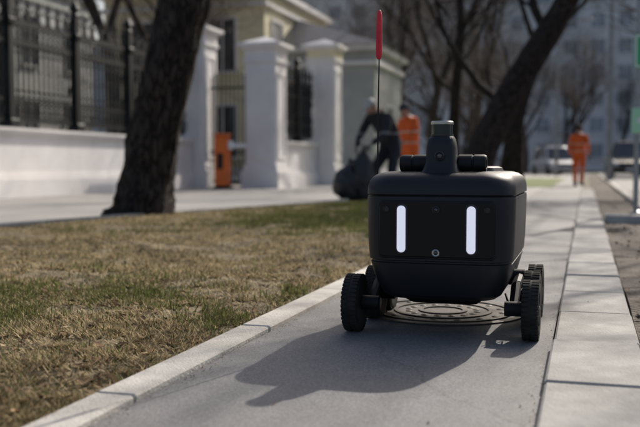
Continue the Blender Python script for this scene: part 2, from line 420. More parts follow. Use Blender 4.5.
tm=[]
for s in range(4):
    rng=random.Random(40+s); mb=MB()
    grow(mb,rng,Vector((0,0,-.1)),Vector((rng.uniform(-.12,.12),0,1)).normalized(),3.2,.24,0,6,up=.16,wob=.16)
    o=mb.obj('bare_tree',[M_bark2,M_twig],smooth=True,fix=False); tm.append(o)
pos=[(-6.5,40),(-9.5,48),(-3.2,44),(-12,56),(-7,60),(-4.4,68),(-14,40),(-9.5,72),(-1.5,74),(-16,62),(-6.0,50),(-12,78),
     (2.0+11,38),(12.3,30),(12.6,52),(12.4,64),(12.2,74),(13,88),(8.5,96),(3.5,92),(-2.5,90),(-8,96),(-15,90),
     (-14,19.5),(-15,26),(-18,14),(-18,21),(-13.8,29)]
rr=random.Random(5)
for i,(x,y) in enumerate(pos):
    src=tm[i%4]
    if i<4: o=src
    else: o=bpy.data.objects.new('bare_tree',src.data); COL.objects.link(o)
    o.location=(x,y,0); s=rr.uniform(.85,1.35); o.scale=(s,s,s*rr.uniform(.9,1.15)); o.rotation_euler=(0,0,rr.uniform(0,6.28))
for (x,y,s) in [(3.4,10.5,.8),(3.4,20.5,1.0),(5.5,31,1.1)]:  # unseen trees added right of the view to cast dappled shadow
    o=bpy.data.objects.new('bare_tree',tm[rr.randrange(4)].data); COL.objects.link(o); o.location=(x,y,0); o.scale=(s,s,s); o.rotation_euler=(0,0,rr.uniform(0,6.28))
mb=MB(); rng=random.Random(2)
for i in range(30):
    x=rng.uniform(-13.5,-11.3); y=rng.uniform(8,24)
    for j in range(4):
        grow(mb,rng,Vector((x,y,0)),Vector((rng.uniform(-.5,.5),rng.uniform(-.5,.5),1)).normalized(),.9,.02,3,5,up=.1)
mb.obj('shrubs',[M_twig,M_twig],fix=False)

# ------------------------------------------------------------ wall + iron fence
def wall_section(name,x,y0,y1,h=1.3,t=.5):
    mb=MB()
    mb.box(x-t,x,y0,y1,0,h-.1)
    mb.box(x-t-.06,x+.10,y0,y1,-.02,.34)
    mb.box(x-t-.03,x+.05,y0,y1,.34,.42)
    mb.box(x-t-.07,x+.07,y0,y1,h-.12,h-.05)
    mb.box(x-t-.11,x+.11,y0,y1,h-.05,h)
    return mb.obj(name,M_stucco)
WX=-10.3
wall_section('stone_wall',WX,2,22.25)
def ring(mb,c,R,r,k=12):
    pts=[(c[0],c[1]+R*math.cos(a*2*math.pi/k),c[2]+R*math.sin(a*2*math.pi/k)) for a in range(k+1)]
    mb.tube(pts,[r]*(k+1),4,cap=False)
def iron_fence(name,x,y0,y1,z0,H,step=2.3,off=0):
    mb=MB(); yp=y0+off
    zt=z0+H; sp=.17
    for zr,th in ((z0+.16,.035),(z0+.55,.03),(zt-.80,.04),(zt-.42,.04)):
        mb.box(x-.03,x+.03,y0,y1,zr-th,zr+th)
    y=y0+.06; i=0
    while y<y1:
        top=zt-.1 if i%2==0 else zt-.42
        mb.box(x-.02,x+.02,y-.02,y+.02,z0+.16,top)
        if i%2==0:
            mb.lathe([(.001,0),(.055,.06),(.03,.1),(.001,.24)],(x,y,top-.02),'Z',6)
            mb.lathe([(.02,0),(.05,.03),(.02,.06)],(x,y,zt-1.35),'Z',6)
        ring(mb,(x,y+sp/2,zt-.61),.11,.024); ring(mb,(x,y+sp/2,z0+.355),.12,.024)
        if i%2==0: ring(mb,(x,y+sp,zt-.25),.13,.022)
        ring(mb,(x,y+sp/2,z0+.68),.07,.018,10); ring(mb,(x,y+sp/2,zt-.93),.065,.018,10)
        y+=sp; i+=1
    while yp<=y1:
        mb.box(x-.08,x+.08,yp-.08,yp+.08,z0,zt)
        mb.bbox(x-.14,x+.14,yp-.14,yp+.14,z0,z0+.18,.02)
        mb.bbox(x-.12,x+.12,yp-.12,yp+.12,zt-.47,zt-.36,.02)
        mb.lathe([(.02,0),(.10,.03),(.06,.09),(.12,.16),(.08,.25),(.02,.34),(.001,.42)],(x,yp,zt),'Z',12)
        mb.tube([(x-.02,yp,z0+1.3),(x-.4,yp,z0+.02)],[.02,.02],5)
        yp+=step
    return mb.obj(name,M_iron,fix=False)
iron_fence('iron_fence',WX-.2,2.2,22.2,1.3,2.45,2.3,.85)

def gate_pillar(name,x,y,w,h,top=M_stucco):
    mb=MB(); a=w/2
    mb.box(x-a-.1,x+a+.1,y-a-.1,y+a+.1,-.02,.45)
    mb.box(x-a-.05,x+a+.05,y-a-.05,y+a+.05,.45,.6)
    mb.box(x-a,x+a,y-a,y+a,.6,h-.55)
    for sx in (-1,1):
        for (u0,u1,z0,z1) in ((-a+.1,a-.1,h-.9,h-.82),(-a+.1,a-.1,.75,.83),(-a+.1,-a+.18,.83,h-.9),(a-.18,a-.1,.83,h-.9)):
            mb.box(x+sx*a-(.025),x+sx*a+(.025),y+u0,y+u1,z0,z1)
            mb.box(x+u0,x+u1,y+sx*a-.025,y+sx*a+.025,z0,z1)
    mb.box(x-a-.05,x+a+.05,y-a-.05,y+a+.05,h-.55,h-.47)
    mb.box(x-a-.01,x+a+.01,y-a-.01,y+a+.01,h-.47,h-.22,1)
    mb.box(x-a-.08,x+a+.08,y-a-.08,y+a+.08,h-.22,h-.14)
    mb.box(x-a-.16,x+a+.16,y-a-.16,y+a+.16,h-.14,h-.06)
    b=a+.12; z=h-.06
    mb.add([(x-b,y-b,z),(x+b,y-b,z),(x+b,y+b,z),(x-b,y+b,z),(x,y,z+.22)],[(0,1,4),(1,2,4),(2,3,4),(3,0,4),(3,2,1,0)])
    return mb.obj(name,[M_stucco,top])
gate_pillar('gate_pillar',-10.35,22.75,.82,4.4)
gate_pillar('gate_pillar',-8.2,22.4,.85,3.85,M_stucco)
gate_pillar('gate_pillar',-7.75,26.4,.85,4.3,M_yel)
wall_section('stone_wall',-7.85,22.95,25.85,1.25,.35)
iron_fence('iron_fence',-8.0,23.0,25.8,1.25,2.1,1.4,0.05)
g=empty('iron_gate',(0,0,0)); mb=MB()
for x in np.arange(-9.85,-8.75,.12): mb.box(x-.015,x+.015,22.585,22.615,.1,3.0+.25*math.sin((x+9.85)*3.1))
for z in (.15,.9,1.0,2.7): mb.box(-9.9,-8.68,22.58,22.62,z-.025,z+.025)
for x in np.arange(-9.8,-8.8,.12):
    pts=[(x+.06+.05*math.cos(a*.7854),22.6,.525+.3*math.sin(a*.7854)) for a in range(9)]; mb.tube(pts,[.009]*9,4)
mb.obj('gate_leaf',M_iron,parent=g,fix=False)

def building(name,x0,x1,y0,y1,h,wallm,roofm,trim,faces,cols,rows,ww=.9,wh=1.5,zs=1.0,dz=3.0,roof='flat',glass=None,cor=.25):
    P=empty(name,((x0+x1)/2,(y0+y1)/2,0)); hx=(x1-x0)/2; hy=(y1-y0)/2
    mb=MB(); mb.box(-hx,hx,-hy,hy,-.05,h); mb.obj('walls',wallm,parent=P)
    mb=MB(); c=cor
    mb.box(-hx-c*.5,hx+c*.5,-hy-c*.5,hy+c*.5,h-.55,h-.4); mb.box(-hx-c,hx+c,-hy-c,hy+c,h,h+.2); mb.box(-hx-.06,hx+.06,-hy-.06,hy+.06,-.05,.5)
    mb.obj('cornice',trim,parent=P)
    mb=MB()
    if roof=='hip':
        e=c+.1; rx=min(hx,hy)*.9
        mb.add([(-hx-e,-hy-e,h+.2),(hx+e,-hy-e,h+.2),(hx+e,hy+e,h+.2),(-hx-e,hy+e,h+.2),(0,-hy+rx,h+1.6),(0,hy-rx,h+1.6)],[(0,1,4),(1,2,5,4),(2,3,5),(3,0,4,5),(3,2,1,0)])
    else: mb.box(-hx+.3,hx-.3,-hy+.3,hy-.3,h+.2,h+.5)
    mb.obj('roof',roofm,parent=P)
    wb=MB(); fb=MB()
    for f in faces:
        span=(hx if f in 'SN' else hy)*2; n=max(1,int(cols*span/10)) if cols>0 else 1
        for i in range(n):
            u=-span/2+span*(i+.5)/n
            for r in range(rows):
                z=zs+r*dz
                if z+wh>h-.6: continue
                def bx(m,u0,u1,z0,z1,o0,o1):
                    if f=='S': m.box(u0,u1,-hy-o1,-hy-o0,z0,z1)
                    elif f=='E': m.box(hx+o0,hx+o1,u0,u1,z0,z1)
                bx(wb,u-ww/2,u+ww/2,z,z+wh,-.01,.02)
                t=.1
                bx(fb,u-ww/2-t,u-ww/2,z-t,z+wh+t,-.01,.07); bx(fb,u+ww/2,u+ww/2+t,z-t,z+wh+t,-.01,.07)
                bx(fb,u-ww/2,u+ww/2,z+wh,z+wh+t,-.01,.07); bx(fb,u-ww/2-.0,u+ww/2,z-t,z,-.01,.12)
                bx(fb,u-.025,u+.025,z,z+wh,.021,.045)
    if wb.v: wb.obj('windows',glass or M_glassd,parent=P); fb.obj('window_frames',trim,parent=P)
    return P
building('gatehouse',-18,-11.4,31,39,7.0,M_yel,M_roof,M_stucco,'SE',4,2,1.0,1.9,.9,3.2)
building('house',-15,-7.6,32.6,37.5,4.9,M_grey,M_roof,M_stucco,'SE',4,1,1.0,1.7,1.2,3,roof='hip')
building('manor_house',-34,-24,5,40,8.5,M_manor,M_roof,M_grey,'SE',3,2,1.2,2.2,1.3,3.8,roof='hip')
building('apartment_building',-13,34,112,130,30,M_far1,M_roof,M_far2,'S',3.2,9,1.6,1.7,1.5,3.1,glass=M_winf)
building('apartment_building',-54,-14.5,116,142,23,M_far2,M_roof,M_far1,'S',3.2,7,1.6,1.7,1.5,3.1,glass=M_winf)
building('apartment_building',21.5,40,30,90,15,M_far2,M_roof,M_far1,'S',3,4,1.6,1.7,1.5,3.1,glass=M_winf)
building('apartment_building',-60,-18,72,86,11,M_far1,M_roof,M_far2,'S',3,3,1.4,1.7,1.5,3.1,glass=M_winf)

# ------------------------------------------------------------ parking barrier
M_org=mat('orange_paint',(.80,.17,.03),.5,var=.1,scale=5,dirt=.15)
M_white=mat('white_paint',(.75,.75,.76),.5,var=.05,scale=5)
M_blk=mat('black_rubber',(.015,.015,.016),.75,var=.3,scale=30)
M_red=mat('red_paint',(.55,.03,.03),.5,var=.1)
P=empty('parking_barrier',(-8.95,21.2,0)); mb=MB()
mb.bbox(-.17,.17,-.17,.17,.06,1.35,.03,0); mb.bbox(-.21,.21,-.21,.21,-.01,.06,.01,1); mb.bbox(-.18,.18,-.18,.18,1.36,1.41,.015,0)
mb.bbox(-.08,.08,-.185,-.168,.5,.9,.008,1)
mb.obj('cabinet',[M_org,M_blk],parent=P)
mb=MB(); mb.bbox(.18,.28,-.1,.1,1.0,1.22,.02,0)
mb.bbox(.28,.62,-.03,.03,1.05,1.15,.01,0)
mb.obj('boom_arm',[M_white,M_red],parent=P)

# ------------------------------------------------------------ sign and lamps
M_steel=mat('galvanised_steel',(.32,.33,.34),.45,metal=.6,var=.15,scale=8)
M_sgn=mat('sign_green',(.05,.42,.16),.45,var=.05)
M_sgl=mat('sign_light_green',(.4,.68,.45),.45,var=.05)
P=empty('street_sign',(.575,11.3,0)); mb=MB()
mb.tube([(0,0,0),(0,0,2.6)],[.032,.032],14); mb.lathe([(.07,0),(.07,.04),(.04,.06)],(0,0,0),'Z',14); mb.obj('pole',M_steel,angle=40,parent=P)
mb=MB(); mb.bbox(-.05,.55,-.055,-.035,1.75,2.15,.006,0)
for (a,b2,c,d) in ((-.04,.54,1.76,1.78),(-.04,.54,2.12,2.14),(-.04,-.02,1.78,2.12),(.52,.54,1.78,2.12)): mb.box(a,b2,-.058,-.0555,c,d,1)
mb.box(.05,.2,-.058,-.0555,1.85,2.05,1); mb.box(.25,.45,-.058,-.0555,1.92,1.98,1)
mb.obj('sign_panel',[M_sgn,M_white],parent=P)
mb=MB(); mb.bbox(-.07,.35,-.055,-.035,.98,1.28,.006,0); mb.box(-.0,.3,-.058,-.0555,1.1,1.16,1); mb.obj('lower_panel',[M_sgl,M_white],parent=P)
def street_lamp(x,y,h,side):
    P=empty('street_lamp',(x,y,0)); mb=MB()
    mb.tube([(0,0,0),(0,0,.9)],[.11,.11],14); mb.tube([(0,0,.88),(0,0,h)],[.08,.05],12)
    mb.tube([(0,0,h-.05),(side*.3,0,h+.25),(side*1.3,0,h+.35)],[.045,.04,.035],8); mb.obj('pole',M_steel,angle=40,parent=P)
    mb=MB(); loft(mb,[(0,.1,.05,.03),(.1,.14,.07,.04),(.6,.12,.05,.04),(.7,.05,.03,.02)],(side*1.15 if side>0 else -1.85,0,h+.36),'X'); mb.obj('lamp_head',M_steel,parent=P,angle=40)
street_lamp(1.02-.25,33,8.5,1); street_lamp(-1.55,50,8,1); street_lamp(11.5,45,9,-1)

# ------------------------------------------------------------ cars
M_tyre=mat('tyre',(.024,.023,.022),.85,var=.35,scale=20,spec=.25); M_rim=mat('alloy',(.4,.4,.42),.35,metal=.9,var=.1)
M_lamp=mat('headlight',(.7,.72,.75),.1,spec=.8,var=.05); M_tail=mat('tail_light',(.4,.02,.02),.2,var=.1)
def car(x,y,rz,col,h=1.5,suv=False):
    P=empty('parked_car',(x,y,0),rz); mp=mat('car_paint',col,.25,metal=.3,var=.05,spec=.6)
    H=h; W=.9; bl=.95 if suv else .85
    mb=MB()
    secs=[(-2.2,.62,.35,.62),(-2.12,.80,.28,.72),(-1.8,.88,.24,.80),(-1.0,.9,.22,bl),(0,.91,.22,bl+.02),(1.2,.9,.22,bl+.02),(1.9,.87,.24,bl),(2.15,.8,.3,bl-.05),(2.22,.68,.4,bl-.15)]
    vs=[];fs=[];k=None
    for (yy,hw,zb,zt) in secs:
        p=rrect(hw,(zt-zb)/2,.16,4); k=len(p)
        vs+= [(a,yy,(zt+zb)/2+b3) for a,b3 in p]
    for i in range(len(secs)-1):
        for a in range(k): b2=(a+1)%k; fs.append((i*k+a,i*k+b2,(i+1)*k+b2,(i+1)*k+a))
    fs.append(tuple(range(k))); fs.append(tuple(range((len(secs)-1)*k,len(secs)*k))); mb.add(vs,fs)
    mb.obj('body',mp,parent=P,angle=35)
    mb=MB(); r0=-1.05; r1=1.5 if not suv else 2.0
    zb=bl-.04
    low=[(-.82,r0),(.82,r0),(.82,r1),(-.82,r1)]; top=[(-.62,r0+.75),(.62,r0+.75),(.64,r1-.45),(-.64,r1-.45)]
    mb.add([(a,b2,zb) for a,b2 in low]+[(a,b2,H-.04) for a,b2 in top],[(0,1,5,4),(1,2,6,5),(2,3,7,6),(3,0,4,7)],0)
    mb.obj('glass',M_glassd,parent=P)
    mb=MB(); loft(mb,[(H-.05,.66,(r1-r0-1.2)/2+.04,.15),(H-.01,.64,(r1-r0-1.2)/2,.15),(H,.55,(r1-r0-1.2)/2-.1,.15)],(0,(r0+.75+r1-.45)/2,0))
    for i in range(4):
        a,b2=low[i],top[i]; mb.tube([(a[0],a[1],zb),(b2[0],b2[1],H-.04)],[.05,.035],6)
    for sx in (-1,1):
        mb.tube([(sx*.83,.2,zb),(sx*.65,.2,H-.04)],[.04,.03],6); loft(mb,[(-.05,.09,.06,.03),(.05,.1,.07,.03)],(sx*1.0,-.75,zb+.1),'Y')
    mb.obj('roof',mp,parent=P,angle=40)
    mb=MB()
    for sx in (-1,1):
        for yy in (-1.35,1.35):
            mb.lathe([(.2,-.1),(.3,-.11),(.33,-.08),(.33,.08),(.3,.11),(.2,.1)],(sx*.82,yy,.33),'X',24,0)
            mb.lathe([(.2,-.09),(.19,-.105),(.05,-.08),(.001,-.12)] if sx<0 else [(.2,.09),(.19,.105),(.05,.08),(.001,.12)],(sx*.82,yy,.33),'X',24,1)
    mb.obj('wheels',[M_tyre,M_rim],parent=P,angle=40)
    mb=MB()
    for sx in (-1,1):
        mb.sphere((sx*.62,-2.1,.62),(.17,.09,.09),12,8,0); mb.sphere((sx*.66,2.17,.72),(.14,.07,.12),12,8,1)
    loft(mb,[(-2.235,.4,.08,.03),(-2.15,.42,.09,.03)],(0,0,.58),'Y',2); loft(mb,[(-2.25,.26,.055,.01),(-2.15,.26,.055,.01)],(0,0,.42),'Y',3)
    mb.obj('lights_and_grille',[M_lamp,M_tail,M_blk,M_white],parent=P,angle=40)
car(1.95,44,0,(.05,.055,.06),1.7,True); car(2.0,51.5,0,(.5,.5,.52),1.5); car(2.1,60,0,(.12,.02,.02),1.5)
car(-1.9,57.5,.35,(.55,.56,.58),1.75,True); car(-6.5,62,1.4,(.25,.27,.3),1.5); car(6.5,58,0,(.6,.6,.6),1.5)

# ------------------------------------------------------------ people
def hivis(name,base,bands,stripe=(.6,.62,.6)):
    m=mat(name,base,.8,var=.15,scale=6,bump=.6,bscale=14,dirt=.15); N=m.node_tree.nodes; L=m.node_tree.links; b=N['Principled BSDF']
    src=b.inputs['Base Color'].links[0].from_socket
    tc=N.new('ShaderNodeTexCoord'); sp=N.new('ShaderNodeSeparateXYZ'); L.new(tc.outputs['Object'],sp.inputs[0])
    acc=None
    for (z,w) in bands:
        c=N.new('ShaderNodeMath'); c.operation='COMPARE'; c.inputs[1].default_value=z; c.inputs[2].default_value=w; L.new(sp.outputs['Z'],c.inputs[0])
        if acc is None: acc=c
        else:
            a=N.new('ShaderNodeMath'); a.operation='MAXIMUM'; L.new(acc.outputs[0],a.inputs[0]); L.new(c.outputs[0],a.inputs[1]); acc=a
    mx=N.new('ShaderNodeMix'); mx.data_type='RGBA'; L.new(acc.outputs[0],mx.inputs[0]); L.new(src,mx.inputs[6]); mx.inputs[7].default_value=(*stripe,1)
    L.new(mx.outputs[2],b.inputs['Base Color']); return m
M_hi=hivis('hivis_suit',(.90,.14,.02),[(1.0,.016),(1.2,.016),(.38,.018),(.5,.018)],(.6,.45,.35))
M_dark=hivis('dark_workwear',(.018,.020,.028),[(1.02,.012)],(.25,.25,.25))
M_vest=mat('vest_orange',(.9,.15,.03),.8,var=.15,scale=6)
M_skin=mat('skin',(.45,.26,.19),.55,var=.08,scale=8); M_hair=mat('hair',(.03,.02,.015),.8,var=.3,scale=40)
M_glove=mat('work_glove',(.12,.12,.12),.85,var=.2,scale=30); M_boot=mat('boot_leather',(.02,.018,.016),.6,var=.3,scale=20)
M_cap=mat('knit_cap',(.05,.05,.06),.9,var=.3,scale=60,bump=.5); M_eye=mat('eye',(.05,.04,.04),.3); M_lip=mat('lip',(.35,.14,.11),.6)
M_helm=mat('grey_hat',(.4,.4,.4),.7,var=.15,scale=30)
def hand(mb,w,d,side,mi=0,curl=.5):
    w=Vector(w); d=Vector(d).normalized(); n=Vector((side*1.0,0,0)); n=(n-d*n.dot(d)).normalized(); t=d.cross(n)
    mb.tube([w-d*.01,w+d*.02,w+d*.06,w+d*.092,w+d*.1],[.025,.032,.04,.038,.025],10,mi,flat=(1,.5) )
    for i,(o,L) in enumerate([(-.03,.07),(-.01,.08),(.01,.075),(.03,.06)]):
        p=w+d*.085+t*o; dd=d.copy(); pts=[p-d*.02,p]; 
        for s in range(3):
            dd=(dd-n*(curl*(.5+.25*s))).normalized(); p=p+dd*L/3; pts.append(p)
        mb.tube(pts,[.009,.0095,.009,.008,.006],7,mi)
    p=w+d*.03-t*.03; dd=(d*.6-t*.8).normalized(); pts=[p,p+dd*.025]; p=pts[-1]
    for s in range(2): dd=(dd+d*.4-n*.25).normalized(); p=p+dd*.028; pts.append(p)
    mb.tube(pts,[.013,.012,.010,.007],7,mi)
def person(name,loc,rz,J,jm,tm_,hat,bootm=M_boot,scale=1.0,handm=M_glove,hatstyle='cap',vest=None):
    P=empty(name,loc,rz); P.scale=(scale,)*3
    names=['pelvis','spine','chest','neckb','neck','shL','elL','wrL','shR','elR','wrR','hipL','knL','anL','toL','hipR','knR','anR','toR']
    rad=dict(pelvis=(.165,.13),spine=(.165,.13),chest=(.175,.135),neckb=(.11,.10),neck=(.055,.055),sh=(.085,.085),el=(.062,.062),wr=(.045,.045),hip=(.115,.115),kn=(.082,.08),an=(.062,.062),to=(.042,.04))
    E=[('pelvis','spine'),('spine','chest'),('chest','neckb'),('neckb','neck'),('chest','shL'),('shL','elL'),('elL','wrL'),('chest','shR'),('shR','elR'),('elR','wrR'),
       ('pelvis','hipL'),('hipL','knL'),('knL','anL'),('anL','toL'),('pelvis','hipR'),('hipR','knR'),('knR','anR'),('anR','toR')]
    me=bpy.data.meshes.new('b'); me.from_pydata([J[n] for n in names],[(names.index(a),names.index(b2)) for a,b2 in E],[])
    o=bpy.data.objects.new('b',me); COL.objects.link(o)
    sk=o.modifiers.new('s','SKIN'); 
    for i,n in enumerate(names):
        r=rad.get(n) or rad[n[:-1]]; sv=me.skin_vertices[0].data[i]; sv.radius=r; sv.use_root=(i==0)
    sk.use_smooth_shade=True; sb=o.modifiers.new('u','SUBSURF'); sb.levels=2; sb.render_levels=2
    dg=bpy.context.evaluated_depsgraph_get(); me2=bpy.data.meshes.new_from_object(o.evaluated_get(dg)); bpy.data.objects.remove(o)
    me2.name='body'; 
    me2.materials.clear()
    for m in (jm,tm_,bootm,M_skin,vest or jm): me2.materials.append(m)
    segs=[(Vector(J[a]),Vector(J[b2]),(2 if b2[:2]=='to' else 1 if b2[:2] in('kn','an') else 3 if b2=='neck' else 4 if b2 in('spine','chest','neckb') else 0)) for a,b2 in E]
    for v in me2.vertices:
        nn=noise.noise(Vector(v.co)*9+Vector((loc[0]*7,0,0)))*.012+noise.noise(Vector(v.co)*22)*.005; v.co+=v.normal*nn
    for pg in me2.polygons:
        c=pg.center; best=9;mi=0
        for a,b2,m in segs:
            ab=b2-a; t=max(0,min(1,(c-a).dot(ab)/ab.length_squared)); dd=(c-(a+ab*t)).length
            if dd<best: best=dd; mi=m; bt=t
        if mi==1 and c.z>J['pelvis'][2]-.16: mi=0
        if mi==1 and c.z<.13: mi=2
        if mi==3 and c.z<J['neckb'][2]+.03: mi=0
        pg.material_index=mi; pg.use_smooth=True
    bo=bpy.data.objects.new('body',me2); COL.objects.link(bo); bo.parent=P
    h=Vector(J['head']); mb=MB()
    hd=Vector(J.get('look',(0,-1,-.1))).normalized(); 
    def shp(v):
        v=v.copy()
        if v.z<0: v.x*=1-.25*(-v.z)**1.2; v.y=v.y*(1-.15*(-v.z)) - .08*(-v.z)
        return v
    mb.sphere((0,0,0),(.076,.095,.118),20,14,0,fn=shp)
    mb.tube([(0,-.088,.02),(0,-.108,-.012),(0,-.114,-.026),(0,-.09,-.034)],[.008,.012,.015,.008],8,0)
    for sx in (-1,1):
        mb.sphere((sx*.031,-.083,.012),(.013,.008,.008),10,6,2); mb.sphere((sx*.078,.005,-.005),(.01,.02,.032),10,8,0)
        mb.tube([(sx*.014,-.092,.034),(sx*.03,-.09,.038),(sx*.046,-.08,.032)],[.004,.005,.003],5,1)
    mb.tube([(-.024,-.084,-.062),(0,-.093,-.06),(.024,-.084,-.062)],[.004,.007,.004],6,3)
    mb.sphere((0,.008,.012),(.082,.098,.114),18,12,1,fn=lambda v:Vector((v.x,max(v.y,-.45) if v.z<.45 else v.y,max(v.z,-.55))) )
    if hatstyle=='cap':
        mb.sphere((0,.0,.035),(.088,.105,.098),18,12,4,fn=lambda v:Vector((v.x,v.y,max(v.z,-.05))))
        mb.tube([(.085*math.cos(a*.5236),.102*math.sin(a*.5236),.035) for a in range(13)],[.012]*13,6,4)
    elif hatstyle=='peak':
        mb.sphere((0,.0,.035),(.088,.105,.09),18,12,4,fn=lambda v:Vector((v.x,v.y,max(v.z,-.05))))
        mb.add([(-.07,-.07,.04),(.07,-.07,.04),(.05,-.165,.022),(-.05,-.165,.022),(-.07,-.07,.05),(.07,-.07,.05),(.05,-.165,.03),(-.05,-.165,.03)],[(0,1,2,3),(4,5,6,7),(2,3,7,6),(0,3,7,4),(1,2,6,5)],4)
    ho=mb.obj('head',[M_skin,M_hair,M_eye,M_lip,hat],smooth=True,parent=P); ho.location=h
    ho.rotation_mode='QUATERNION'; ho.rotation_quaternion=hd.to_track_quat('-Y','Z')
    mb=MB()
    for s,sd in (('L',1),('R',-1)):
        w=Vector(J['wr'+s]); d=(w-Vector(J['el'+s])); hand(mb,w+d.normalized()*.03,d,sd)
    mb.obj('hands',handm,smooth=True,parent=P)
    mb=MB()
    for s in 'LR':
        a=Vector(J['an'+s]); t=Vector(J['to'+s]); d=(t-a); d.z=0; d.normalize()
        f=Vector((a.x,a.y,0)); zb=min(a.z-.09,.6)
        mb.tube([f-d*.07+Vector((0,0,zb+.04)),f-d*.04+Vector((0,0,zb+.05)),f+d*.08+Vector((0,0,zb+.04)),f+d*.17+Vector((0,0,zb+.035)),f+d*.2+Vector((0,0,zb+.03))],[.03,.048,.05,.046,.025],12,0,flat=(1,.95))
    mb.obj('boots',bootm,smooth=True,parent=P)
    return P
walkJ=dict(pelvis=(0,0,.95),spine=(0,0,1.1),chest=(0,-.01,1.32),neckb=(0,-.01,1.46),neck=(0,-.02,1.53),head=(0,-.035,1.64),
 shL=(.19,0,1.40),elL=(.255,.03,1.13),wrL=(.25,-.07,.90),shR=(-.19,0,1.40),elR=(-.26,.05,1.13),wrR=(-.27,.0,.89),
 hipL=(.095,0,.88),knL=(.11,-.06,.50),anL=(.11,-.06,.09),toL=(.12,-.2,.045),hipR=(-.095,0,.88),knR=(-.1,.0,.49),anR=(-.1,.17,.12),toR=(-.11,.06,.05))
person('construction_worker',(-.2,26.4,0),math.radians(170),walkJ,M_hi,M_hi,M_hair,hatstyle='none',scale=1.0)
bendJ=dict(pelvis=(0,.18,.88),spine=(0,.08,1.03),chest=(0,-.1,1.20),neckb=(0,-.20,1.31),neck=(0,-.27,1.36),head=(0,-.33,1.43),look=(0,-1,-.8),
 shL=(.20,-.14,1.26),elL=(.27,-.27,1.01),wrL=(.17,-.47,.85),shR=(-.20,-.14,1.26),elR=(-.28,-.26,1.0),wrR=(-.15,-.46,.82),
 hipL=(.1,.18,.81),knL=(.17,-.03,.48),anL=(.17,.12,.09),toL=(.20,-.02,.045),hipR=(-.1,.18,.81),knR=(-.17,-.05,.47),anR=(-.18,.08,.09),toR=(-.20,-.06,.045))
person('street_worker',(-3.40,15.35,0),math.radians(-30),bendJ,M_dark,M_dark,M_helm,hatstyle='peak',scale=1.13)
standJ=dict(walkJ); standJ.update(chest=(0,-.05,1.31),neckb=(0,-.07,1.45),neck=(0,-.10,1.51),head=(0,-.14,1.61),look=(0,-1,-.45),
 elL=(.27,-.08,1.13),wrL=(.16,-.28,1.02),elR=(-.27,-.08,1.13),wrR=(-.14,-.29,1.0),shL=(.19,-.05,1.39),shR=(-.19,-.05,1.39),knR=(-.1,-.02,.49),anR=(-.12,.03,.09),toR=(-.13,-.11,.045))
person('construction_worker',(-3.24,16.9,0),math.radians(-40),standJ,M_hi,M_hi,M_cap,scale=1.03)
M_bag=mat('black_bag_plastic',(.012,.013,.016),.45,var=.3,scale=6,bump=1,bscale=9,spec=.5)
def bag(x,y,s,h):
    mb=MB(); sd=rnd()*90
    def f(v):
        k=1+.22*noise.noise(v*1.6+Vector((sd,0,0)))+.14*noise.noise(v*5+Vector((0,sd,0)))+.05*noise.noise(v*12)
        v=v*k
        if v.z>.6: q=1-(v.z-.6)*1.3; v.x*=max(.15,q); v.y*=max(.15,q); v.z*=1.15
        v.z=max(v.z,-.8); return v
    mb.sphere((0,0,h*.42),(s,s,h*.52),32,24,fn=f)
    mb.tube([(0,0,h*.95),(.01,0,h*1.04),(.05,.02,h*1.14)],[.03,.02,.07],9)
    o=mb.obj('garbage_bag',M_bag,smooth=True); o.location=(x,y,.01); return o
bag(-3.90,14.75,.25,.60); bag(-3.66,14.80,.23,.80); bag(-3.87,15.2,.25,.68)

# ------------------------------------------------------------ delivery robot
R=empty('delivery_robot',(-.485,3.36,0))
M_body=mat('robot_paint',(.010,.0125,.018),.46,var=.12,scale=3,spec=.34,bump=.05,bscale=300)
M_low=mat('robot_plastic',(.008,.009,.011),.6,var=.15,scale=20,spec=.3)
M_panel=mat('robot_black_panel',(.006,.0065,.008),.3,var=.1,spec=.25)
M_light=mat('led_bar',(.7,.72,.8),.35,var=.02,emit=(.80,.80,.95,.62))
M_bez=mat('bezel',(.03,.03,.035),.4,var=.1)
M_lens=mat('lens_glass',(.01,.01,.015),.05,spec=1)
M_chr=mat('metal_ring',(.45,.45,.42),.3,metal=.9,var=.1)
M_redf=mat('flag_red',(.65,.03,.05),.6,var=.12,scale=30)
mb=MB()
loft(mb,[(.126,.160,.25,.06),(.131,.185,.285,.08),(.148,.208,.318,.09),(.19,.229,.342,.095),(.245,.244,.353,.095),(.262,.248,.355,.095),
 (.265,.243,.350,.09),(.270,.243,.350,.09),(.273,.251,.359,.095),(.32,.2555,.36,.095),(.42,.259,.36,.095),(.482,.260,.36,.095),(.492,.259,.359,.095)],seg=10)
mb.obj('hull',M_body,parent=R,angle=28)
mb=MB(); loft(mb,[(.486,.250,.350,.09),(.50,.250,.350,.09)],seg=10); mb.obj('lid_gasket',M_low,parent=R,angle=28)
mb=MB(); loft(mb,[(.497,.257,.357,.095),(.500,.260,.360,.095),(.525,.259,.358,.095),(.545,.254,.351,.095),(.560,.244,.339,.095),(.570,.228,.322,.09),(.576,.206,.30,.08),(.578,.18,.27,.07)],seg=10)
loft(mb,[(.577,.175,.19,.06,.07),(.590,.17,.185,.06,.07),(.596,.155,.17,.05,.07)],seg=8)
mb.obj('lid',M_body,parent=R,angle=28)
def plate(name,cx,cz,hw,hh,r,y0,y1,m,bev=.003,parent=R):
    mb=MB(); loft(mb,[(y1,hw,hh,r),(y0+bev,hw,hh,r),(y0,hw-bev,hh-bev,max(r-bev,.001))],(cx,0,cz),'Y',seg=7); return mb.obj(name,m,parent=parent,angle=28)
F=-.36
plate('front_panel_frame',0,.380,.203,.1,.022,F-.004,F+.03,M_low)
plate('front_panel',0,.380,.197,.094,.018,F-.007,F+.03,M_panel)
